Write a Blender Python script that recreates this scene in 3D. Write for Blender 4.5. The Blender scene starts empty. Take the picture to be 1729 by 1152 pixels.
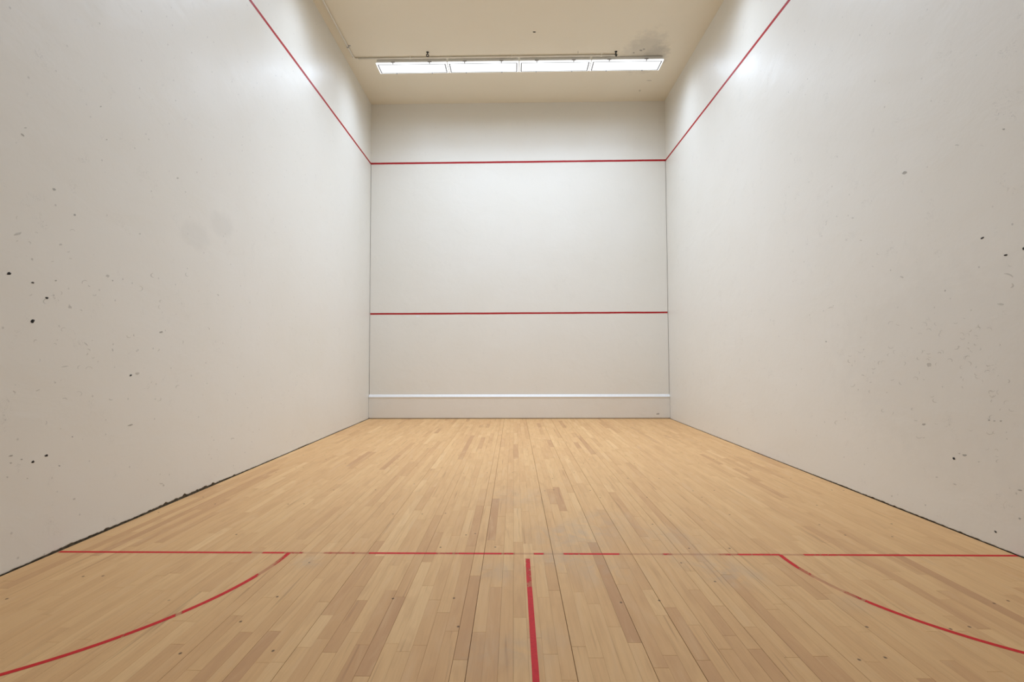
import bpy, bmesh, math, random
from mathutils import Vector, Matrix, noise

# ------------------------------------------------------------------ camera, world, light, exposure
scene = bpy.context.scene
COL = scene.collection
W, H_IMG = 1729, 1152
CAM = Vector((-0.0864, -9.8238, 1.1551))
YAW, PITCH, ROLL, FPX, PPX, PPY = -0.0185, 0.0433, -0.0029, 879.58, -13.538, -11.089
_fw = Vector((math.sin(YAW) * math.cos(PITCH), math.cos(YAW) * math.cos(PITCH), math.sin(PITCH)))
_r0 = Vector((math.cos(YAW), -math.sin(YAW), 0))
_u0 = _r0.cross(_fw)
_rt = _r0 * math.cos(ROLL) + _u0 * math.sin(ROLL)
_up = _u0 * math.cos(ROLL) - _r0 * math.sin(ROLL)
cam_data = bpy.data.cameras.new('camera')
cam = bpy.data.objects.new('camera', cam_data)
COL.objects.link(cam)
cam_data.sensor_width = 36
cam_data.lens = FPX / W * 36
cam_data.shift_x = -PPX / W
cam_data.shift_y = PPY / W
cam_data.clip_start = 0.02
M = Matrix((_rt, _up, -_fw)).transposed().to_4x4()
M.translation = CAM
cam.matrix_world = M
scene.camera = cam

world = bpy.data.worlds.new('world')
scene.world = world
world.use_nodes = True
world.node_tree.nodes['Background'].inputs[0].default_value = (0.5, 0.5, 0.5, 1)
world.node_tree.nodes['Background'].inputs[1].default_value = 0.0

scene.view_settings.view_transform = 'Standard'
scene.view_settings.look = 'None'
scene.view_settings.gamma = 1
scene.view_settings.exposure = 0.12
scene.view_settings.use_curve_mapping = False

LAMP_POWER = (10.8, 7.6)             # each fixture: downward beam of the prismatic lens, wide spill

LAMP_COLOR = (0.785, 0.965, 1.225)
LAMP_SPREAD = (math.radians(128), math.radians(165))
LENS_EMIT = 1.7
LIGHT_ROWS = ((-1.385, (0, 1, 2, 3)), (-3.56, (0, 1, 2, 3)), (-5.74, (1, 2)))  # each row of fixtures and its places that hold one


def on(px, py, ax, v):
    """point where the photo's pixel meets the plane coordinate[ax] = v"""
    d = _rt * ((px - W / 2 - PPX) / FPX) - _up * ((py - H_IMG / 2 - PPY) / FPX) + _fw
    return CAM + d * ((v - CAM[ax]) / d[ax])


def proj(p):
    d = p - CAM
    z = d.dot(_fw)
    if z < 0.05:
        return None
    return (W / 2 + PPX + FPX * d.dot(_rt) / z, H_IMG / 2 + PPY - FPX * d.dot(_up) / z, z)


# ------------------------------------------------------------------ court dimensions (metres)
HW = 2.82            # half width
BACK = -10.35        # back wall
CEIL = 6.045
SHORT = -6.71        # short line on the floor
OUT = 4.88           # out-of-court line
SERVICE = 1.98
TIN = 0.43

rng = random.Random(11)


# ------------------------------------------------------------------ material helpers
class NT:
    def __init__(self, name):
        self.m = bpy.data.materials.new(name)
        self.m.use_nodes = True
        self.t = self.m.node_tree
        self.t.nodes.clear()
        self.out = self.t.nodes.new('ShaderNodeOutputMaterial')

    def n(self, kind, **kw):
        nd = self.t.nodes.new(kind)
        for k, v in kw.items():
            setattr(nd, k, v)
        return nd

    def put(self, sock, v):
        if isinstance(v, bpy.types.NodeSocket):
            self.t.links.new(v, sock)
        elif v is not None:
            if isinstance(v, (tuple, list)) and len(v) == 3 and sock.type == 'RGBA':
                v = (*v, 1)
            sock.default_value = v

    def math(self, op, a, b=None, c=None, clamp=False):
        nd = self.n('ShaderNodeMath', operation=op, use_clamp=clamp)
        for i, v in enumerate((a, b, c)):
            if v is not None:
                self.put(nd.inputs[i], v)
        return nd.outputs[0]

    def vmul(self, v, s):
        nd = self.n('ShaderNodeVectorMath', operation='MULTIPLY')
        self.put(nd.inputs[0], v)
        self.put(nd.inputs[1], s)
        return nd.outputs[0]

    def vadd(self, v, s):
        nd = self.n('ShaderNodeVectorMath', operation='ADD')
        self.put(nd.inputs[0], v)
        self.put(nd.inputs[1], s)
        return nd.outputs[0]

    def dist(self, v, p):
        nd = self.n('ShaderNodeVectorMath', operation='DISTANCE')
        self.put(nd.inputs[0], v)
        self.put(nd.inputs[1], p)
        return nd.outputs['Value']

    def pos(self):
        return self.n('ShaderNodeNewGeometry').outputs['Position']

    def noise(self, v, scale, detail=3, rough=0.55, dist=0.0):
        nd = self.n('ShaderNodeTexNoise')
        self.put(nd.inputs['Vector'], v)
        nd.inputs['Scale'].default_value = scale
        nd.inputs['Detail'].default_value = detail
        nd.inputs['Roughness'].default_value = rough
        nd.inputs['Distortion'].default_value = dist
        return nd.outputs['Fac']

    def rng(self, v, a, b, c=0.0, d=1.0, smooth=False):
        nd = self.n('ShaderNodeMapRange', clamp=True)
        if smooth:
            nd.interpolation_type = 'SMOOTHSTEP'
        for i, x in enumerate((v, a, b, c, d)):
            self.put(nd.inputs[i], x)
        return nd.outputs[0]

    def mix(self, f, a, b, mode='MIX'):
        nd = self.n('ShaderNodeMix', data_type='RGBA', blend_type=mode)
        self.put(nd.inputs[0], f)
        self.put(nd.inputs[6], a)
        self.put(nd.inputs[7], b)
        return nd.outputs[2]

    def ramp(self, f, stops):
        nd = self.n('ShaderNodeValToRGB')
        el = nd.color_ramp.elements
        while len(el) < len(stops):
            el.new(0.5)
        for e, (p, c) in zip(el, stops):
            e.position = p
            e.color = (*c, 1)
        self.put(nd.inputs[0], f)
        return nd.outputs[0]

    def bump(self, h, strength, distance):
        nd = self.n('ShaderNodeBump')
        nd.inputs['Strength'].default_value = strength
        nd.inputs['Distance'].default_value = distance
        self.put(nd.inputs['Height'], h)
        return nd.outputs[0]

    def attr(self, name):
        nd = self.n('ShaderNodeAttribute', attribute_name=name)
        return nd.outputs['Fac']

    def bsdf(self, color, rough=0.5, spec=0.5, normal=None, metal=0.0, alpha=None):
        nd = self.n('ShaderNodeBsdfPrincipled')
        self.put(nd.inputs['Base Color'], color)
        self.put(nd.inputs['Roughness'], rough)
        self.put(nd.inputs['Specular IOR Level'], spec)
        self.put(nd.inputs['Metallic'], metal)
        if normal is not None:
            self.put(nd.inputs['Normal'], normal)
        if alpha is not None:
            self.put(nd.inputs['Alpha'], alpha)
        return nd

    def done(self, nd):
        self.t.links.new(nd.outputs[0], self.out.inputs[0])
        return self.m


def mat_plain(name, color, rough=0.5, metal=0.0, spec=0.5, var=0.08, scale=25):
    t = NT(name)
    f = t.noise(t.pos(), scale, 3)
    c = t.mix(t.rng(f, 0.3, 0.7, 0, 1), tuple(x * (1 - var) for x in color), tuple(min(1, x * (1 + var)) for x in color))
    return t.done(t.bsdf(c, rough, spec, metal=metal))


def mat_wall(name, base, rough, dirt, patches=(), streak=0.5):
    """painted plaster: trowel waves, fine scuffing, soft grime of its own shape"""
    t = NT(name)
    p = t.pos()
    wave = t.noise(t.vmul(p, (1.0, 0.55, 1.0)), 2.6, 4, 0.5, 0.6)
    fine = t.noise(p, 38, 3, 0.6)
    mid = t.noise(p, 9, 3, 0.55)
    h = t.math('ADD', t.math('MULTIPLY', wave, 1.0), t.math('ADD', t.math('MULTIPLY', mid, 0.22), t.math('MULTIPLY', fine, 0.05)))
    nrm = t.bump(h, 0.42, 0.014)
    big = t.noise(p, 0.9, 3, 0.5)
    col = t.mix(t.rng(big, 0.35, 0.7, 0, 0.5), base, tuple(b * f for b, f in zip(base, (0.965, 0.955, 0.93))))
    # thin scuffs: narrow bands of a stretched noise, only where a second noise allows
    sc = t.noise(t.vmul(p, (1, 1, 1)), 20, 2, 0.5, 1.6)
    line = t.rng(t.math('ABSOLUTE', t.math('SUBTRACT', sc, 0.5)), 0.0, 0.012, 1, 0)
    gate = t.rng(t.noise(t.vadd(p, (7.1, 3.3, 5.7)), 6.5, 2), 0.60, 0.70)
    col = t.mix(t.math('MULTIPLY', t.math('MULTIPLY', line, gate), dirt), col, (0.30, 0.28, 0.26))
    vor = t.n('ShaderNodeTexVoronoi')
    vor.inputs['Scale'].default_value = 11
    t.put(vor.inputs['Vector'], p)
    dot = t.rng(vor.outputs['Distance'], 0.03, 0.10, 1, 0)
    sep = t.n('ShaderNodeSeparateColor')
    t.put(sep.inputs[0], vor.outputs['Color'])
    pick = t.rng(sep.outputs[0], 0.86, 0.90)
    col = t.mix(t.math('MULTIPLY', t.math('MULTIPLY', dot, pick), dirt * 0.8), col, (0.22, 0.20, 0.18))
    for (c, r, k, tone) in patches:
        d = t.math('ADD', t.dist(t.vmul(p, (1, 0.6, 1)), (c[0], c[1] * 0.6, c[2])), t.math('MULTIPLY', t.math('SUBTRACT', mid, 0.5), r * 0.7))
        col = t.mix(t.rng(d, r * 0.45, r, k, 0, True), col, tone)
    rg = t.rng(t.noise(p, 3.0, 2), 0.3, 0.7, rough - 0.05, rough + 0.06)
    return t.done(t.bsdf(col, rg, streak, nrm))


def mat_wood():
    t = NT('maple_floor')
    p = t.pos()
    seed = t.attr('seed')
    tint = t.attr('tint')
    comb = t.n('ShaderNodeCombineXYZ')
    t.put(comb.inputs[0], t.math('MULTIPLY', seed, 13.7))
    t.put(comb.inputs[1], t.math('MULTIPLY', seed, 31.1))
    t.put(comb.inputs[2], t.math('MULTIPLY', seed, 5.3))
    q = t.vadd(p, comb.outputs[0])
    base = t.ramp(tint, [(0.0, (0.520, 0.278, 0.135)), (0.22, (0.634, 0.356, 0.162)), (0.5, (0.718, 0.424, 0.191)),
                         (0.8, (0.764, 0.468, 0.214)), (1.0, (0.822, 0.526, 0.252))])
    grain = t.noise(t.vmul(q, (75, 3.2, 20)), 1.0, 4, 0.6, 0.5)
    col = t.mix(t.rng(grain, 0.40, 0.75, 0, 0.25), base, (0.499, 0.263, 0.117))
    cloud = t.noise(t.vmul(q, (14, 2.4, 5)), 1.0, 3, 0.55, 0.8)
    col = t.mix(t.rng(cloud, 0.50, 0.74, 0, 0.36), col, (0.530, 0.292, 0.149))
    col = t.mix(t.rng(cloud, 0.46, 0.28, 0, 0.35), col, (0.728, 0.463, 0.236))
    streak = t.noise(t.vmul(q, (46, 1.1, 9)), 1.0, 2, 0.5, 0.3)
    col = t.mix(t.rng(streak, 0.66, 0.74, 0, 0.42), col, (0.354, 0.180, 0.081))
    # knots and nail holes
    vor = t.n('ShaderNodeTexVoronoi')
    vor.voronoi_dimensions = '2D'
    vor.inputs['Scale'].default_value = 5.5
    t.put(vor.inputs['Vector'], t.vmul(p, (1, 0.8, 0)))
    sep = t.n('ShaderNodeSeparateColor')
    t.put(sep.inputs[0], vor.outputs['Color'])
    kn = t.rng(vor.outputs['Distance'], 0.020, 0.042, 1, 0)
    pick = t.rng(sep.outputs[1], 0.80, 0.82)
    col = t.mix(t.math('MULTIPLY', t.math('MULTIPLY', kn, pick), 0.85), col, (0.075, 0.040, 0.022))
    # grey rubber scuffing around the T of the court
    scf = t.noise(t.vmul(p, (9, 5, 1)), 1.0, 4, 0.65, 1.0)
    for (px, py, r, k) in ((965, 905, .42, .75), (1015, 880, .35, .55), (940, 945, .20, .8), (1010, 965, .28, .6), (1120, 905, .35, .5),
                           (1245, 972, .24, .7), (1180, 945, .30, .55), (520, 948, .16, .6), (845, 965, .20, .55),
                           (905, 1085, .22, .35), (830, 1100, .25, .4), (880, 840, .5, .35), (1440, 1020, .14, .5)):
        c = on(px, py, 2, 0)
        d = t.dist(p, tuple(c))
        k2 = t.math('MULTIPLY', t.rng(d, r * 0.15, r, k, 0, True), t.rng(scf, 0.34, 0.62))
        col = t.mix(t.math('MULTIPLY', k2, 0.72), col, (0.53, 0.375, 0.245))
    nrm = t.bump(grain, 0.12, 0.002)
    rg = t.rng(cloud, 0.3, 0.7, 0.55, 0.68)
    return t.done(t.bsdf(col, rg, 0.22, nrm))


def mat_paint(name, col, rough=0.42):
    """court line paint; attribute wear 0 (whole) .. 1 (rubbed off)"""
    t = NT(name)
    p = t.pos()
    wear = t.attr('wear')
    a = t.noise(p, 60, 4, 0.65)
    b = t.noise(t.vmul(p, (22, 4, 8)), 1.0, 2)
    f = t.math('ADD', t.math('MULTIPLY', a, 0.55), t.math('MULTIPLY', b, 0.45))
    thr = t.rng(wear, 0, 1, 0.28, 0.78)
    alpha = t.rng(t.math('SUBTRACT', f, thr), -0.07, 0.05)
    alpha = t.math('MAXIMUM', alpha, t.rng(wear, 0.5, 1.0, 0.42, 0.10))
    c = t.mix(t.rng(a, 0.35, 0.7, 0, 1), col, tuple(x * 0.78 for x in col))
    c = t.mix(t.rng(wear, 0.4, 0.95, 0, 0.55), c, (0.34, 0.15, 0.14))
    return t.done(t.bsdf(c, rough, 0.25, alpha=alpha))


def mat_mark(name, col, strength):
    t = NT(name)
    a = t.noise(t.pos(), 130, 3, 0.6)
    return t.done(t.bsdf(col, 0.75, 0.2, alpha=t.rng(a, 0.30, 0.52, strength * 0.45, strength)))


def mat_emit(name, color, strength):
    t = NT(name)
    e = t.n('ShaderNodeEmission')
    rib = t.noise(t.vmul(t.pos(), (40, 400, 1)), 1.0, 1)
    t.put(e.inputs[0], t.mix(t.rng(rib, 0.3, 0.7), color, tuple(x * 0.96 for x in color)))
    e.inputs[1].default_value = strength
    return t.done(e)


WALLC = (0.84, 0.805, 0.73)
spot1 = tuple(on(330, 398, 0, -HW))
spot2 = tuple(on(375, 380, 0, -HW))
smear = tuple(on(520, 590, 0, -HW))
GREYP = (0.66, 0.63, 0.57)
M_LEFT = mat_wall('paint_wall_left', WALLC, 0.40, 0.42, ((spot1, 0.15, 0.26, GREYP), (spot2, 0.15, 0.26, GREYP),
                                                         (smear, 0.5, 0.10, (0.70, 0.66, 0.53))))
scuffzone = tuple(on(1600, 620, 0, HW))
M_RIGHT = mat_wall('paint_wall_right', WALLC, 0.40, 0.55, ((scuffzone, 0.9, 0.22, GREYP),))
M_FRONT = mat_wall('paint_wall_front', (0.85, 0.815, 0.74), 0.36, 0.25)
M_BACK = mat_wall('paint_wall_back', WALLC, 0.38, 0.4)
soot = on(1088, 90, 2, CEIL)
M_CEIL = mat_wall('paint_ceiling', (0.88, 0.80, 0.65), 0.6, 0.1,
                  ((tuple(soot), 0.42, 0.36, (0.34, 0.31, 0.27)), (tuple(soot + Vector((0.2, 0.12, 0))), 0.26, 0.34, (0.31, 0.28, 0.24))), 0.25)
M_WOOD = mat_wood()
M_SUB = mat_plain('dark_subfloor', (0.24, 0.16, 0.09), 0.9, spec=0.1)
M_RAW = mat_plain('raw_masonry', (0.30, 0.255, 0.20), 0.95, spec=0.1, var=0.4, scale=30)
M_TIN = mat_wall('paint_tin', (0.83, 0.78, 0.70), 0.42, 0.3)
M_CAP = mat_plain('paint_tin_cap', (0.88, 0.87, 0.85), 0.4, var=0.02)
M_REDF = mat_paint('red_floor_paint', (0.68, 0.014, 0.016), 0.6)
M_REDW = mat_paint('red_wall_paint', (0.46, 0.014, 0.018), 0.5)
M_HOUSE = mat_plain('white_enamel', (0.86, 0.85, 0.82), 0.4, var=0.03)
M_FRAME = mat_plain('grey_bead', (0.26, 0.26, 0.27), 0.5, var=0.02)
M_STEEL = mat_plain('zinc_latch', (0.42, 0.42, 0.44), 0.45, metal=0.6)
M_PIPE = mat_plain('painted_conduit', (0.90, 0.84, 0.73), 0.5, var=0.03)
M_IRON = mat_plain('black_iron', (0.022, 0.019, 0.016), 0.6, var=0.3)
M_LENS = mat_emit('lit_lens', (0.96, 0.985, 1.0), LENS_EMIT)
M_BLACK = mat_mark('black_chip', (0.025, 0.022, 0.020), 0.95)
M_GREY = mat_mark('grey_rubber', (0.20, 0.185, 0.165), 0.40)
M_FAINT = mat_mark('faint_rubber', (0.36, 0.335, 0.29), 0.24)


# ------------------------------------------------------------------ mesh helpers
def obj(name, bm, mat, parent=None, smooth=False):
    me = bpy.data.meshes.new(name)
    bmesh.ops.recalc_face_normals(bm, faces=bm.faces)
    bm.to_mesh(me)
    bm.free()
    me.materials.append(mat)
    if smooth:
        for f in me.polygons:
            f.use_smooth = True
    o = bpy.data.objects.new(name, me)
    COL.objects.link(o)
    if parent is not None:
        o.parent = parent
        o.matrix_parent_inverse = Matrix.Translation(-parent.location)
    return o


def pydata(name, verts, faces, mat, parent=None):
    me = bpy.data.meshes.new(name)
    me.from_pydata(verts, [], faces)
    me.materials.append(mat)
    o = bpy.data.objects.new(name, me)
    COL.objects.link(o)
    if parent is not None:
        o.parent = parent
        o.matrix_parent_inverse = Matrix.Translation(-parent.location)
    return o


def face_attr(o, name, values, domain='FACE'):
    a = o.data.attributes.new(name, 'FLOAT', domain)
    a.data.foreach_set('value', values)


def box(bm, x0, x1, y0, y1, z0, z1, bevel=0.0):
    r = bmesh.ops.create_cube(bm, size=1, matrix=Matrix.Translation(((x0 + x1) / 2, (y0 + y1) / 2, (z0 + z1) / 2))
                              @ Matrix.Diagonal((x1 - x0, y1 - y0, z1 - z0, 1)))
    if bevel:
        es = list({e for v in r['verts'] for e in v.link_edges})
        bmesh.ops.bevel(bm, geom=es, offset=bevel, segments=2, affect='EDGES', profile=0.5)


def tube(bm, pts, rad, seg=12, cap=True):
    pts = [Vector(p) for p in pts]
    rings = []
    for i, p in enumerate(pts):
        a = pts[max(i - 1, 0)]
        b = pts[min(i + 1, len(pts) - 1)]
        d = (b - a).normalized()
        s = d.cross(Vector((0, 0, 1)))
        if s.length < 1e-3:
            s = d.cross(Vector((1, 0, 0)))
        s.normalize()
        t = s.cross(d).normalized()
        rings.append([bm.verts.new(p + (s * math.cos(2 * math.pi * k / seg) + t * math.sin(2 * math.pi * k / seg)) * rad) for k in range(seg)])
    for a, b in zip(rings, rings[1:]):
        for k in range(seg):
            bm.faces.new((a[k], a[(k + 1) % seg], b[(k + 1) % seg], b[k]))
    if cap:
        bm.faces.new(rings[0][::-1])
        bm.faces.new(rings[-1])


def structure(o, label, cat):
    o['kind'] = 'structure'
    o['label'] = label
    o['category'] = cat
    return o


def tag(o, label, cat, group=None):
    o['label'] = label
    o['category'] = cat
    if group:
        o['group'] = group
    return o


def empty(name, loc):
    o = bpy.data.objects.new(name, None)
    COL.objects.link(o)
    o.location = loc
    o.empty_display_size = 0.1
    return o


# ------------------------------------------------------------------ the shell
# floor: subfloor slab with maple boards laid on it
bm = bmesh.new()
box(bm, -HW - 0.06, HW + 0.06, BACK - 0.06, 0.06, -0.14, -0.022)
floor = structure(obj('floor', bm, M_SUB), 'pale maple strip floor of the squash court with red lines', 'floor')

# ceiling
bm = bmesh.new()
box(bm, -HW - 0.2, HW + 0.2, BACK - 0.2, 0.2, CEIL, CEIL + 0.15)
ceiling = structure(obj('ceiling', bm, M_CEIL), 'plain cream ceiling with a sooty smudge by the lights', 'ceiling')

# front wall: block with a proud upper band; the playing panel below sits in front of it with an open joint at each corner
bm = bmesh.new()
box(bm, -HW - 0.2, HW + 0.2, 0.03, 0.2, -0.14, CEIL)
box(bm, -HW - 0.02, HW + 0.02, 0.0, 0.03, OUT + 0.016, CEIL)
wall_front = structure(obj('wall_front', bm, M_FRONT), 'white front wall with two red lines across it', 'wall')
bm = bmesh.new()
box(bm, -HW + 0.007, HW - 0.007, 0.0, 0.0299, 0.0, OUT + 0.0155)
panel = obj('playing_panel', bm, M_FRONT, wall_front)
bm = bmesh.new()
for s in (-1, 1):
    box(bm, s * (HW - 0.0035) - 0.0036, s * (HW - 0.0035) + 0.0036, 0.024, 0.0298, TIN, OUT + 0.015)
joint = obj('corner_joint', bm, M_RAW, wall_front)

# back wall (behind the camera)
bm = bmesh.new()
box(bm, -HW - 0.2, HW + 0.2, BACK - 0.2, BACK, -0.14, CEIL)
structure(obj('wall_back', bm, M_BACK), 'plain white back wall behind the camera', 'wall')


def ragged(y, side):
    """height of the broken lower edge of the plaster"""
    n1 = noise.noise(Vector((y * 3.1, side * 5.0, 1.3)))
    n2 = noise.noise(Vector((y * 17.0, side * 9.0, 4.1)))
    n3 = noise.noise(Vector((y * 55.0, side * 3.0, 8.7)))
    if side < 0:
        chip = math.exp(-((y + 5.45) / 0.75) ** 2) * 0.011 + math.exp(-((y + 6.45) / 0.22) ** 2) * 0.004
        z = 0.004 + chip + max(0, n1) * 0.008 + max(0, n2) * (0.004 + chip * 2.0) + n3 * (0.002 + chip * 0.3)
    else:
        chip = math.exp(-((y + 5.6) / 0.9) ** 2) * 0.004
        z = 0.0025 + chip + max(0, n1) * 0.004 + max(0, n2) * (0.003 + chip) + n3 * (0.0015 + chip * 0.3)
    return max(0.0015, z)


def side_wall(side, name, mat, label):
    x0 = side * HW
    x1 = side * (HW + 0.024)
    n = 1500
    verts, faces = [], []
    for i in range(n + 1):
        y = 0.03 + (BACK - 0.03) * i / n
        z = ragged(y, side)
        xb = x0 + side * 0.002 * (0.5 + noise.noise(Vector((y * 40, 0, side))))
        verts += [(x1, y, z + 0.004), (xb, y, z), (x0, y, z + 0.006), (x0, y, 0.09), (x0, y, CEIL), (x1, y, CEIL)]
    for i in range(n):
        a, b = i * 6, (i + 1) * 6
        for k in range(5):
            f = (a + k, a + k + 1, b + k + 1, b + k)
            faces.append(f if side > 0 else f[::-1])
    w = pydata(name, verts, faces, mat)
    structure(w, label, 'wall')
    bm = bmesh.new()
    box(bm, min(x1, x1 + side * 0.2), max(x1, x1 + side * 0.2), BACK - 0.06, 0.06, -0.14, CEIL)
    obj('masonry_core', bm, M_RAW, w)
    return w


wall_left = side_wall(-1, 'wall_left', M_LEFT, 'white left wall with dark chips and two round grey patches')
wall_right = side_wall(1, 'wall_right', M_RIGHT, 'white right wall with many grey ball scuffs')

# ------------------------------------------------------------------ floor boards
PITCH_X, X_ZERO, K0, K1 = 0.0577, -0.265, -44, 53
WIDE = {-19: 1.0, -15: .9, -12: 1.3, -7: .6, -6: .7, -1: 1.0, 0: 1.6, 7: 1.8, 12: 1.5, 15: 1.7, 20: 1.3, 22: 1.1, 25: 1.3, 29: 1.1,
        34: .6, -25: .6, 3: .5, 17: .8, 19: .7, -10: .5}
JOINTS = [(603, 990), (610, 1014), (611, 1089), (611, 1142), (721, 989.5), (733, 1013), (746, 1034.7), (761, 1066), (776, 1114.5), (557, 1039),
          (838, 992), (878, 1043), (901, 1077.5), (929.6, 1105), (962, 1149), (977, 1000), (1003, 1020), (1093, 996), (1133.7, 1026),
          (1176.7, 1056), (1227, 1096.6), (1174.5, 996.5), (1217.4, 1023.4), (1269.5, 1059), (1071, 1085.5), (1117, 1128), (1334, 1110.5),
          (318.5, 1049.8), (301.6, 1088), (463.4, 1066), (442, 1119), (481.6, 1016), (890, 918), (908, 929), (928, 951),
          (660, 872), (738, 870), (1166, 965), (1560, 1036), (1630, 1066)]
TINTS = [(700, 1010, .02), (680, 1060, .16), (694, 1040, .95), (665, 1080, .92), (652, 1050, .22), (628, 1100, .15), (640, 1020, .3), (570, 1010, .25), (535, 1070, .97),
         (775, 1070, .2), (783, 1000, .3), (1064, 1060, .12), (1210, 1050, .3), (1185, 1020, .35), (1290, 1030, .25), (452, 1085, .15), (480, 1090, .85),
         (596, 1005, .35), (1100, 1010, .85), (868, 1080, .75), (815, 1080, .3), (840, 1060, .3), (1240, 1080, .4), (912, 1000, .8), (835, 880, .12),
         (1345, 975, .3), (640, 930, .95), (390, 1100, .25), (1160, 1100, .7), (1070, 1120, .75), (600, 1120, .2), (1020, 1050, .7)]


def strip_of(x):
    return math.floor((x - X_ZERO) / PITCH_X)


forced = {}
for px, py in JOINTS:
    c = on(px, py, 2, 0)
    forced.setdefault(strip_of(c.x), []).append(c.y)
tints = {}
for px, py, v in TINTS:
    c = on(px, py, 2, 0)
    tints.setdefault(strip_of(c.x), []).append((c.y, v))

Y_FAR, Y_NEAR = -0.012, BACK + 0.012
boards = []                     # x0, x1, y0, y1, dz, tint, seed
rb = random.Random(5)


def gap_of(k):
    g = WIDE.get(k)
    return 0.0014 * g if g else 0.00022 + 0.00035 * random.Random(k * 7 + 1).random() ** 2


for k in range(K0, K1 + 1):
    xa = X_ZERO + k * PITCH_X + gap_of(k) / 2
    xb = X_ZERO + (k + 1) * PITCH_X - gap_of(k + 1) / 2
    if k == K0:
        xa = -HW + 0.009
    if k == K1:
        xb = HW - 0.006
    cuts = sorted(forced.get(k, []))
    ys = [Y_NEAR]
    lim = cuts + [Y_FAR]
    y = Y_NEAR + rb.uniform(0.1, 1.0)
    for c in lim:
        while y < c - 0.22:
            ys.append(y)
            y += min(1.9, max(0.28, rb.lognormvariate(-0.35, 0.5)))
        ys.append(c)
        y = c + min(1.9, max(0.35, rb.lognormvariate(-0.25, 0.5)))
    for a, b in zip(ys, ys[1:]):
        t = min(1, max(0, rb.gauss(0.60, 0.14)))
        if rb.random() < 0.035:
            t = rb.uniform(0.12, 0.32)
        for (ty, v) in tints.get(k, []):
            if a < ty < b:
                t = v
        e = 0.0003 + 0.0005 * rb.random() ** 2
        boards.append((xa, xb, a + e, b - e, rb.uniform(-0.00018, 0.00005), t, rb.random() * 9))


def board_geo(b, verts, faces):
    xa, xb, ya, yb, dz, t, s = b
    c = 0.00035
    o = len(verts)
    zt, zb, zc = dz, -0.0215, dz - 0.0003
    verts += [(xa, ya, zb), (xb, ya, zb), (xb, yb, zb), (xa, yb, zb),
              (xa, ya, zc), (xb, ya, zc), (xb, yb, zc), (xa, yb, zc),
              (xa + c, ya + c, zt), (xb - c, ya + c, zt), (xb - c, yb - c, zt), (xa + c, yb - c, zt)]
    for lo in (0, 4):
        for i in range(4):
            j = (i + 1) % 4
            faces.append((o + lo + i, o + lo + j, o + lo + 4 + j, o + lo + 4 + i))
    faces.append((o + 8, o + 9, o + 10, o + 11))


def seen(b):
    """pixels of the board inside the frame"""
    n, area = 14, 0.0
    for i in range(n):
        y = b[2] + (b[3] - b[2]) * (i + .5) / n
        q = proj(Vector(((b[0] + b[1]) / 2, y, 0)))
        if q and 0 < q[0] < W and 0 < q[1] < H_IMG:
            area += (b[1] - b[0]) * (b[3] - b[2]) / n * FPX * FPX * CAM.z / q[2] ** 3
    return area


boards.sort(key=seen, reverse=True)
for b in boards[:300]:
    v, f = [], []
    board_geo(b, v, f)
    o = pydata('plank', v, f, M_WOOD, floor)
    face_attr(o, 'tint', [b[5]] * len(f))
    face_attr(o, 'seed', [b[6]] * len(f))
v, f, tt, ss = [], [], [], []
for b in boards[300:]:
    board_geo(b, v, f)
    tt += [b[5]] * 9
    ss += [b[6]] * 9
o = pydata('planks', v, f, M_WOOD, floor)
face_attr(o, 'tint', tt)
face_attr(o, 'seed', ss)
o['kind'] = 'stuff'
o['label'] = 'remaining maple strips of the floor'

# ------------------------------------------------------------------ painted lines on the floor
LZ = 0.00045
LW = 0.0255


def wear_short(x):
    """how rubbed the short line is, along its length (from the photo)"""
    px = proj(Vector((x, SHORT, 0)))[0]
    spans = [(100, 425, .05), (425, 445, .85), (445, 478, .15), (478, 512, .5), (512, 548, .97), (548, 572, .5), (572, 600, .55), (600, 625, .7),
             (625, 735, .12), (735, 775, .5), (775, 845, .1), (845, 868, .35), (868, 902, .9), (902, 917, .25), (917, 952, .98), (952, 1000, .35),
             (1000, 1046, .2), (1046, 1118, .86), (1118, 1136, .5), (1136, 1214, .88), (1214, 1248, .55), (1248, 1318, .2), (1318, 1358, .8),
             (1358, 1420, .3), (1420, 1720, .05)]
    for a, b, w in spans:
        if a <= px < b:
            return w
    return 0.05


verts, faces, wear = [], [], []
for k in range(K0, K1 + 1):
    xa = X_ZERO + k * PITCH_X + gap_of(k) / 2
    xb = X_ZERO + (k + 1) * PITCH_X - gap_of(k + 1) / 2
    if k == K1:
        xb = HW - 0.006
    for j in range(6):
        a = xa + (xb - xa) * j / 6
        b = xa + (xb - xa) * (j + 1) / 6
        o0 = len(verts)
        verts += [(a, SHORT - LW / 2, LZ), (b, SHORT - LW / 2, LZ), (b, SHORT + LW / 2, LZ), (a, SHORT + LW / 2, LZ)]
        faces.append((o0, o0 + 1, o0 + 2, o0 + 3))
        wear += [wear_short(a), wear_short(b), wear_short(b), wear_short(a)]
o = pydata('short_line', verts, faces, M_REDF, floor)
face_attr(o, 'wear', wear, 'POINT')
o['label'] = 'worn red line painted across the floor'

verts, faces, wear = [], [], []
ya, yb, xc = -6.785, -9.3, -0.011
for i in range(161):
    y = ya + (yb - ya) * i / 160
    j = 0.0006 * noise.noise(Vector((y * 9, 2, 3)))
    verts += [(xc - LW / 2 + j, y, LZ), (xc + LW / 2 + j, y, LZ)]
    w = 0.05 if y < -7.10 else (0.42 if y < -6.9 else 0.3)
    if -7.16 < y < -7.10:
        w = 0.5
    wear += [w, w]
    if i:
        faces.append((2 * i - 2, 2 * i, 2 * i + 1, 2 * i - 1))
o = pydata('half_court_line', verts, faces, M_REDF, floor)
face_attr(o, 'wear', wear, 'POINT')
o['label'] = 'red line down the middle of the floor'


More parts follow.
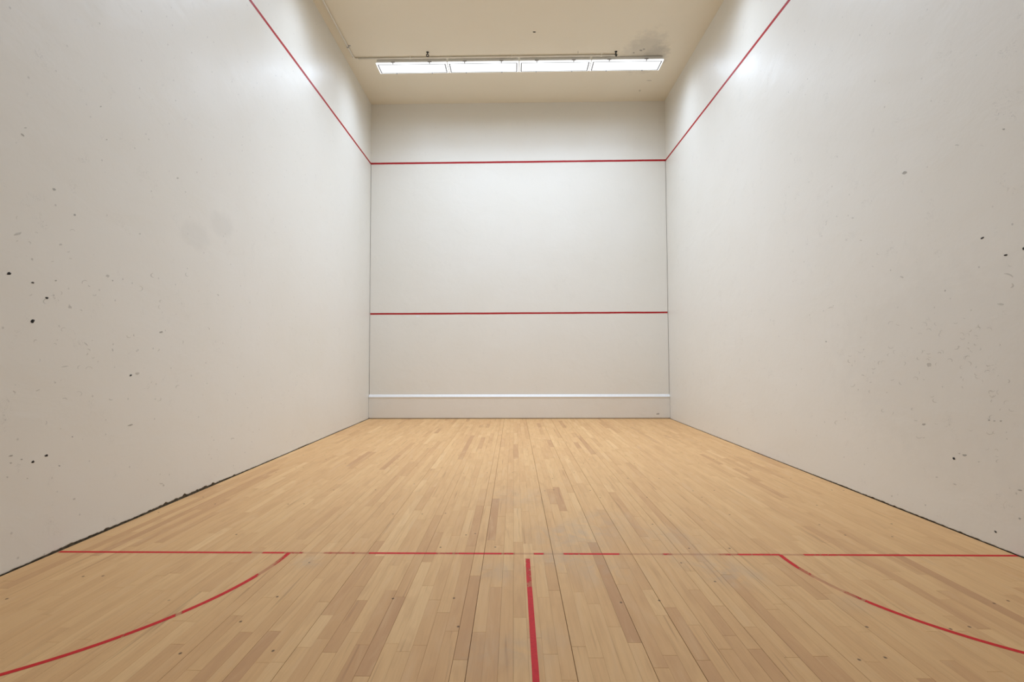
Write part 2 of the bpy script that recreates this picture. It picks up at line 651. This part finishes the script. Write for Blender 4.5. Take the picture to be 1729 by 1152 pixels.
def arc_line(side, pts, wears, label):
    """service arc from the short line to the side wall: circle through the sampled floor points"""
    P = [on(x, y, 2, 0) for x, y in pts]
    best = None
    for ci in range(-30, 31):
        for cj in range(-30, 31):
            c = Vector((side * (HW + 0.01 * ci), SHORT + 0.01 * cj, 0))
            ds = [(q - c).length for q in P]
            m = sum(ds) / len(ds)
            e = sum((d - m) ** 2 for d in ds)
            if best is None or e < best[0]:
                best = (e, c, m)
    _, c, r = best
    verts, faces, wear = [], [], []
    n = 200
    a0 = math.asin(max(-1, min(1, (SHORT - c.y) / r)))
    a1 = -math.pi / 2 - 0.3
    cnt = 0
    for i in range(n + 1):
        a = a0 + (a1 - a0) * i / n
        for rr in (r - LW / 2, r + LW / 2):
            x = c.x - side * rr * math.cos(a)
            y = c.y + rr * math.sin(a)
            verts.append((x, y, LZ + 0.0001))
            q = proj(Vector((x, y, 0)))
            px = q[0] if q else 0
            w = 0.05
            for lo, hi, ww in wears:
                if lo <= px < hi:
                    w = ww
            wear.append(w)
        if abs(verts[-1][0]) > HW - 0.02:
            break
        cnt = i
    for i in range(1, cnt + 1):
        faces.append((2 * i - 2, 2 * i, 2 * i + 1, 2 * i - 1))
    verts = verts[:2 * cnt + 2]
    o = pydata('service_arc', verts, faces, M_REDF, floor)
    face_attr(o, 'wear', wear[:2 * cnt + 2], 'POINT')
    o['label'] = label


arc_line(-1, [(480, 940), (455, 961), (390, 993), (300, 1040), (150, 1093), (0, 1140)],
         [(435, 465, .78), (465, 480, .4), (293, 309, .72), (205, 212, .3)], 'curved red line by the left wall')
arc_line(1, [(1320, 937), (1360, 969), (1450, 1012), (1600, 1060), (1729, 1106)],
         [(1310, 1345, .3), (1345, 1372, .5), (1372, 1425, .8), (1425, 1465, .55), (1515, 1530, .25)], 'curved red line by the right wall')

# ------------------------------------------------------------------ painted lines on the walls
def wall_line(name, a, b, nrm, parent, label, width=0.036, droop=0.0):
    a, b, nrm = Vector(a), Vector(b), Vector(nrm)
    n = 120
    verts, faces, wear = [], [], []
    up = Vector((0, 0, 1))
    for i in range(n + 1):
        p = a.lerp(b, i / n)
        j1 = 0.0022 * noise.noise(p * 2.3) + 0.0008 * noise.noise(p * 19)
        j2 = 0.0022 * noise.noise(p * 2.1 + Vector((5, 5, 5))) + 0.0008 * noise.noise(p * 23)
        for z, off in ((-width / 2 + j1, 0.0), (-width / 2 + j1, 0.0012), (width / 2 + j2, 0.0012), (width / 2 + j2, 0.0)):
            verts.append(p + up * z + nrm * off)
            wear.append(0.12 + 0.10 * noise.noise(p * 3.3))
        if i:
            A, B = 4 * (i - 1), 4 * i
            for k in range(3):
                faces.append((A + k, B + k, B + k + 1, A + k + 1))
    o = pydata(name, verts, faces, M_REDW, parent)
    face_attr(o, 'wear', wear, 'POINT')
    o['label'] = label


wall_line('out_line', (-HW + 0.002, 0, OUT), (HW - 0.002, 0, OUT + 0.012), (0, -1, 0), wall_front, 'upper red line across the front wall')
wall_line('service_line', (-HW + 0.011, 0, SERVICE), (HW - 0.011, 0, SERVICE + 0.004), (0, -1, 0), wall_front, 'lower red line across the front wall', 0.032)
wall_line('out_line', (-HW, 0, OUT), (-HW, BACK, OUT), (1, 0, 0), wall_left, 'red line running along the top of the left wall')
wall_line('out_line', (HW, 0, OUT + 0.012), (HW, BACK, OUT + 0.012), (-1, 0, 0), wall_right, 'red line running along the top of the right wall')

# ------------------------------------------------------------------ the tin: low board along the foot of the front wall
tin = tag(empty('tin_board', (0, -0.013, 0.018)), 'low cream tin board with white sloping cap along the foot of the front wall', 'tin board')
bm = bmesh.new()
box(bm, -HW + 0.003, HW - 0.003, -0.026, -0.0006, 0.018, TIN - 0.03)
obj('board', bm, M_TIN, tin)
bm = bmesh.new()
prof = [(-0.034, TIN - 0.03), (-0.034, TIN - 0.018), (-0.004, TIN + 0.024), (-0.0005, TIN + 0.024), (-0.0005, TIN - 0.03)]
va = [bm.verts.new((-HW + 0.003, y, z)) for y, z in prof]
vb = [bm.verts.new((HW - 0.003, y, z)) for y, z in prof]
for i in range(5):
    j = (i + 1) % 5
    bm.faces.new((va[i], va[j], vb[j], vb[i]))
bm.faces.new(va)
bm.faces.new(vb[::-1])
o = obj('cap_strip', bm, M_CAP, tin)
o['label'] = 'white sloping strip on top of the tin'

# ------------------------------------------------------------------ ceiling lights
FX, FW, FH = 1.176, 0.305, 0.088     # pitch in a row, width, depth of one fixture
FZ = CEIL - FH


def make_fixture(name='ceiling_light'):
    root = empty(name, (0, 0, CEIL))
    hl, hw = FX / 2 - 0.006, FW / 2
    # housing: open-bottomed pan with sloping long sides
    bm = bmesh.new()
    z0, z1 = FZ + 0.018, CEIL - 0.0005
    ring = []
    for (l, w, z) in ((hl - 0.012, hw - 0.035, z1), (hl - 0.006, hw - 0.012, z0 + 0.02), (hl - 0.006, hw - 0.012, z0),
                      (hl - 0.012, hw - 0.018, z0), (hl - 0.012, hw - 0.018, z0 + 0.018)):
        ring.append([bm.verts.new((sx * l, sy * w, z)) for sx, sy in ((-1, -1), (1, -1), (1, 1), (-1, 1))])
    for a, b in zip(ring, ring[1:]):
        for i in range(4):
            j = (i + 1) % 4
            bm.faces.new((a[i], a[j], b[j], b[i]))
    bm.faces.new(ring[0][::-1])
    bm.faces.new(ring[-1])
    parts = [obj('housing', bm, M_HOUSE)]
    # lens: wraparound tray of lit prismatic plastic
    bm = bmesh.new()
    rr = []
    for (ins, z) in ((0.002, FZ + 0.017), (0.0, FZ + 0.006), (0.006, FZ), (0.02, FZ - 0.001)):
        rr.append([bm.verts.new((sx * (hl - ins), sy * (hw - ins), z)) for sx, sy in ((-1, -1), (1, -1), (1, 1), (-1, 1))])
    for a, b in zip(rr, rr[1:]):
        for i in range(4):
            j = (i + 1) % 4
            bm.faces.new((a[i], a[j], b[j], b[i]))
    bm.faces.new(rr[-1])
    ln = obj('lens', bm, M_LENS)
    ln['label'] = 'glowing white lens'
    parts.append(ln)
    # grey bead that holds the lens, set in from the edge
    bm = bmesh.new()
    a, c, zb0, zb1 = 0.022, 0.008, FZ - 0.006, FZ
    box(bm, -hl + a, hl - a, -hw + a, -hw + a + c, zb0, zb1)
    box(bm, -hl + a, hl - a, hw - a - c, hw - a, zb0, zb1)
    box(bm, -hl + a, -hl + a + c * 2.2, -hw + a + c, hw - a - c, zb0, zb1)
    box(bm, hl - a - c * 2.2, hl - a, -hw + a + c, hw - a - c, zb0, zb1)
    parts.append(obj('retaining_bead', bm, M_FRAME))
    # latches on both long sides
    for sx in (-0.30, 0.30):
        for sy in (-1, 1):
            bm = bmesh.new()
            y = sy * hw
            box(bm, sx - 0.032, sx + 0.032, min(y, y + sy * 0.005), max(y, y + sy * 0.005), FZ + 0.012, FZ + 0.034, 0.0015)
            box(bm, sx - 0.008, sx + 0.008, min(y, y + sy * 0.010), max(y, y + sy * 0.010), FZ - 0.003, FZ + 0.020, 0.0015)
            box(bm, sx - 0.008, sx + 0.008, min(y + sy * 0.008, y - sy * 0.012), max(y + sy * 0.008, y - sy * 0.012), FZ - 0.005, FZ - 0.0005)
            parts.append(obj('latch', bm, M_STEEL))
    for q in parts:
        q.parent = root
        q.data.transform(Matrix.Translation((0, 0, -CEIL)))
    for i in (0, 1):
        ld = bpy.data.lights.new('fluorescent_tubes', 'AREA')
        ld.shape = 'RECTANGLE'
        ld.size = FX - 0.10
        ld.size_y = FW - 0.075
        ld.energy = LAMP_POWER[i]
        ld.color = LAMP_COLOR
        ld.spread = LAMP_SPREAD[i]
        lo = bpy.data.objects.new('fluorescent_tubes', ld)
        COL.objects.link(lo)
        lo.parent = root
        lo.location = (0, 0, FZ - 0.006 - 0.001 * i - CEIL)
    return root


def copy_tree(o, parent=None):
    c = o.copy()
    COL.objects.link(c)
    if parent is not None:
        c.parent = parent
    for ch in list(o.children):
        copy_tree(ch, c)
    return c


proto = make_fixture()
names = ['leftmost of the four lit ceiling lights, by the conduit bend', 'second lit ceiling light from the left wall, below a black eye bolt',
         'third lit ceiling light from the left wall, right of the centre', 'rightmost of the four lit ceiling lights, beside the sooty smudge']
first = True
XC = 0.02
for ri, (ry, places) in enumerate(LIGHT_ROWS):
    for ci in places:
        fx = proto if first else copy_tree(proto)
        first = False
        fx.location = (XC + (ci - 1.5) * FX, ry, CEIL)
        if ri == 0:
            tag(fx, names[ci], 'ceiling light', 'ceiling lights near the front wall')
        else:
            tag(fx, ('second', 'third')[ri - 1] + ' row white ceiling light overhead, ' + ('by the left wall', 'left of the middle', 'right of the middle', 'by the right wall')[ci], 'ceiling light', 'ceiling lights overhead behind the first row')

# ------------------------------------------------------------------ conduit along the ceiling
PR = 0.0125
BR = 0.05           # bend radius
PZ = CEIL - PR - 0.006
PX, PY = -2.672, -1.57
conduit = tag(empty('conduit', (PX, PY, CEIL)), 'thin cream conduit running along the ceiling and bending towards the lights', 'conduit')
bm = bmesh.new()
tube(bm, [(PX, BACK + 0.003, PZ), (PX, PY - BR, PZ)], PR)
obj('pipe', bm, M_PIPE, conduit, True)
bm = bmesh.new()
tube(bm, [(PX + BR, PY, PZ), (1.62, PY, PZ)], PR)
obj('pipe', bm, M_PIPE, conduit, True)
bm = bmesh.new()
tube(bm, [(PX + BR - BR * math.cos(a), PY - BR + BR * math.sin(a), PZ) for a in [math.pi / 2 * i / 10 for i in range(11)]], PR)
obj('elbow', bm, M_PIPE, conduit, True)
for (x, y, along) in ((PX, PY - BR, 'y'), (PX + BR, PY, 'x')):
    bm = bmesh.new()
    d = Vector((0, 1, 0)) if along == 'y' else Vector((1, 0, 0))
    p = Vector((x, y, PZ))
    tube(bm, [p - d * 0.022, p + d * 0.022], PR + 0.004)
    obj('coupling', bm, M_PIPE, conduit, True)


def strap(x, y, along, mat):
    bm = bmesh.new()
    if along == 'y':
        box(bm, x - 0.02, x + 0.045, y - 0.010, y + 0.010, CEIL - 0.003, CEIL - 0.0002)
        box(bm, x - PR - 0.002, x + PR + 0.002, y - 0.010, y + 0.010, PZ - PR - 0.002, CEIL - 0.003)
    else:
        box(bm, x - 0.010, x + 0.010, y - 0.045, y + 0.02, CEIL - 0.003, CEIL - 0.0002)
        box(bm, x - 0.010, x + 0.010, y - PR - 0.002, y + PR + 0.002, PZ - PR - 0.002, CEIL - 0.003)
    obj('strap', bm, mat, conduit)


for y in (-1.9, -3.7, -5.5, -7.3, -9.1):
    strap(PX, y, 'y', M_STEEL)
for x in (-1.75, -0.1, 1.35):
    strap(x, PY, 'x', M_PIPE)

# ------------------------------------------------------------------ eye bolts in the ceiling
def eye_bolt(x, y, label, tilt):
    root = tag(empty('eye_bolt', (x, y, CEIL)), label, 'eye bolt', 'eye bolts in the ceiling')
    bm = bmesh.new()
    tube(bm, [(x, y, CEIL - 0.0003), (x, y, CEIL - 0.006)], 0.021, 16)
    obj('base_plate', bm, M_IRON, root)
    bm = bmesh.new()
    tube(bm, [(x, y, CEIL - 0.005), (x, y, CEIL - 0.040)], 0.0085, 10)
    obj('shank', bm, M_IRON, root)
    bm = bmesh.new()
    R, r = 0.019, 0.0075
    c = Vector((x, y, CEIL - 0.055))
    ax = Vector((math.cos(tilt), math.sin(tilt), 0))
    grid = []
    for i in range(20):
        a = 2 * math.pi * i / 20
        d = ax * math.cos(a) + Vector((0, 0, 1)) * math.sin(a)
        nn = ax.cross(Vector((0, 0, 1)))
        grid.append([bm.verts.new(c + d * (R + r * math.cos(b)) + nn * r * math.sin(b)) for b in [2 * math.pi * k / 8 for k in range(8)]])
    for i in range(20):
        for k in range(8):
            bm.faces.new((grid[i][k], grid[(i + 1) % 20][k], grid[(i + 1) % 20][(k + 1) % 8], grid[i][(k + 1) % 8]))
    obj('ring', bm, M_IRON, root, True)


p = on(722, 88, 2, CEIL)
eye_bolt(p.x, p.y, 'black eye bolt hanging above the second ceiling light from the left', 0.5)
p = on(1040, 87, 2, CEIL)
eye_bolt(p.x, p.y, 'black eye bolt hanging above the rightmost ceiling light', 0.7)

# ------------------------------------------------------------------ chips and ball marks on walls, ceiling and tin
def mark(name, px, py, w, h, ang, ax, plane, nrm, mat, parent, jit=0.25):
    """an irregular blot on a plane, sized from the photo where it lies on that plane"""
    n = 11
    nrm = Vector(nrm)
    vs = []
    ca, sa = math.cos(ang), math.sin(ang)
    for i in range(n):
        a = 2 * math.pi * i / n
        k = 1 + rng.uniform(-jit, jit)
        dx, dy = w / 2 * math.cos(a) * k, h / 2 * math.sin(a) * k
        vs.append(on(px + dx * ca - dy * sa, py + dx * sa + dy * ca, ax, plane) + nrm * 0.0009)
    c = sum(vs, Vector()) / n
    vs.append(c + nrm * 0.0003)
    fs = [(i, (i + 1) % n, n) for i in range(n)]
    if (vs[1] - vs[0]).cross(c - vs[0]).dot(nrm) < 0:
        fs = [f[::-1] for f in fs]
    return pydata(name, vs, fs, mat, parent)


def crescent(verts, faces, px, py, rad, thick, a0, a1, ax, plane, nrm):
    n = 7
    o = len(verts)
    nrm = Vector(nrm)
    for i in range(n):
        t = i / (n - 1)
        a = a0 + (a1 - a0) * t
        th = thick * math.sin(math.pi * (0.12 + 0.76 * t))
        for rr in (rad - th / 2, rad + th / 2):
            verts.append(on(px + rr * math.cos(a), py + rr * 0.75 * math.sin(a), ax, plane) + nrm * 0.0007)
    for i in range(n - 1):
        faces.append((o + 2 * i, o + 2 * i + 1, o + 2 * i + 3, o + 2 * i + 2))


L = (0, -HW, (1, 0, 0), wall_left)
R_ = (0, HW, (-1, 0, 0), wall_right)
marks_l = [(15, 462, 8, 4.5, -.2, 'b'), (55.5, 477.5, 5.5, 3, 0, 'b'), (79, 503.5, 6, 3.5, .1, 'b'), (55, 542, 7, 6, -.5, 'b'), (220.5, 634, 4, 3, -.4, 'b'),
           (232, 631, 11, 5, -.3, 'f'), (272, 561, 9, 4, -.2, 'g'), (94, 474, 5, 3, .2, 'g'), (118, 519, 9, 6, .3, 'f'), (190, 474, 3, 3, 0, 'g'),
           (182, 466, 8, 6, 0, 'f'), (145, 581, 11, 2.5, .7, 'f'), (190, 591, 3, 7, -.2, 'f'), (110, 619, 16, 2, -.15, 'f'), (220, 718, 13, 3, -.35, 'g'),
           (18, 770, 9, 3, -.2, 'g'), (36, 776, 5, 3, -.2, 'g'), (18, 782, 5, 3, 0, 'g'), (55.5, 780, 6, 4, -.3, 'b'), (78, 769.5, 6, 3.5, -.2, 'b'),
           (100, 787, 4, 3, 0, 'g'), (122, 738, 4, 3, 0, 'g'), (64, 659, 10, 2, -.4, 'f'), (24, 662, 8, 3, .6, 'f'), (91, 320, 8, 6, .5, 'g'),
           (126, 363, 5, 4, .2, 'g'), (38, 228, 8, 4, .7, 'g'), (43, 216, 5, 3, 0, 'f'), (170, 180, 3.5, 3, 0, 'g'), (180, 236, 4, 3, 0, 'f'),
           (300, 301, 5, 4, 0, 'f'), (236, 395, 4, 3, 0, 'f'), (30, 395, 18, 5, -.3, 'f'), (54, 438, 6, 4, .6, 'f'), (102, 413, 8, 4, -.2, 'f'),
           (125, 843, 7, 4, -.3, 'f'), (276, 820, 4, 5, .2, 'f'), (272, 817, 7, 3, 0, 'f'), (12, 806, 5, 4, 0, 'f'), (46, 808, 4, 3, 0, 'f')]
marks_r = [(1659, 402, 6.5, 3, -.65, 'b'), (1698, 431, 6, 3.2, -.15, 'b'), (1728, 420, 4, 5, .3, 'b'), (1527.5, 292, 10, 6, -.3, 'g'), (1611, 774.5, 5, 3.5, .6, 'b'),
           (1629, 769, 10, 4.5, .1, 'g'), (1620, 766, 5, 3, .2, 'f'), (1695, 218.5, 6, 4, 0, 'g'), (1616, 245, 8, 3, 0, 'f'), (1569, 616, 10, 9, .3, 'f'),
           (1670, 710, 5, 4, 0, 'g'), (1679, 711, 5, 2.5, 0, 'g'), (1690, 711, 5, 3, 0, 'g'), (1560, 717, 8, 4, 0, 'g'), (1596, 491, 3, 4, 0, 'g'),
           (1440, 368, 5, 3, 0, 'f'), (1454, 406, 6, 2.5, 0, 'f'), (1523, 468, 8, 4, .2, 'f'), (1582, 806, 5, 3, 0, 'f'), (1653, 780, 4, 3, 0, 'f'),
           (1722, 876, 7, 4, .3, 'g'), (1681, 898, 5, 2.5, .8, 'b'), (1612, 818, 9, 3, .4, 'f'), (1506, 838, 4, 3, 0, 'f'), (1395, 577, 4, 3, 0, 'g'),
           (1640, 524, 4, 3, 0, 'f'), (1690, 514, 14, 4, .1, 'f'), (1722, 828, 9, 3, .2, 'g')]
MM = {'b': ('wall_chip', M_BLACK), 'g': ('ball_mark', M_GREY), 'f': ('ball_mark', M_FAINT)}
for lst, (ax, pl, nr, par) in ((marks_l, L), (marks_r, R_)):
    for (px, py, w, h, a, m) in lst:
        k = 1.0 if m == 'b' else 0.78
        mark(MM[m][0], px, py, w * k, h * k, a, ax, pl, nr, MM[m][1], par)

# crescent-shaped ball marks, too many and faint to count
for (ax, pl, nr, par), zones in ((R_, ((1640, 600, 60, 80, 46), (1560, 640, 90, 90, 30), (1680, 720, 40, 90, 14), (1500, 560, 120, 150, 22))),
                                 (L, ((120, 600, 90, 130, 26), (80, 450, 80, 90, 14), (240, 560, 120, 140, 16)))):
    verts, faces = [], []
    for (cx, cy, sx, sy, n) in zones:
        for i in range(n):
            px, py = rng.gauss(cx, sx * 0.6), rng.gauss(cy, sy * 0.6)
            if not (5 < px < 1724) or (pl > 0 and px < 1250) or (pl < 0 and px > 520):
                continue
            a0 = rng.uniform(0, 6.28)
            crescent(verts, faces, px, py, rng.uniform(2, 5.5), rng.uniform(0.8, 1.8), a0, a0 + rng.uniform(1.2, 3.6), ax, pl, nr)
    if ax == 0 and pl > 0:
        crescent(verts, faces, 1698, 473, 14, 3.2, -1.75, -0.45, ax, pl, nr)
        crescent(verts, faces, 1706, 482, 5, 2.6, -1.2, 1.5, ax, pl, nr)
        crescent(verts, faces, 1701, 644, 4, 2.2, -1.2, 1.4, ax, pl, nr)
    o = pydata('ball_scuffs', verts, faces, M_FAINT, par)
    o['kind'] = 'stuff'
    o['label'] = 'faint curved grey ball scuffs'

for (px, py, w, h, m) in ((902, 54, 5, 2, M_BLACK), (1087, 83, 4, 2.5, M_GREY), (1082, 85, 5, 3, M_GREY), (1070, 89, 3, 2, M_GREY), (1108, 97, 3, 2, M_GREY),
                          (976, 88, 2, 5, M_FAINT), (1096, 136, 9, 2, M_FAINT), (1080, 153, 4, 3, M_FAINT)):
    mark('ceiling_speck', px, py, w, h, 0, 2, CEIL, (0, 0, -1), m, ceiling)
mark('smudge', 1111, 699, 6, 3, -.2, 1, -0.026, (0, -1, 0), M_GREY, tin)
mark('smudge', 705, 534, 8, 4, 0, 1, 0.0, (0, -1, 0), M_CAP, wall_front)
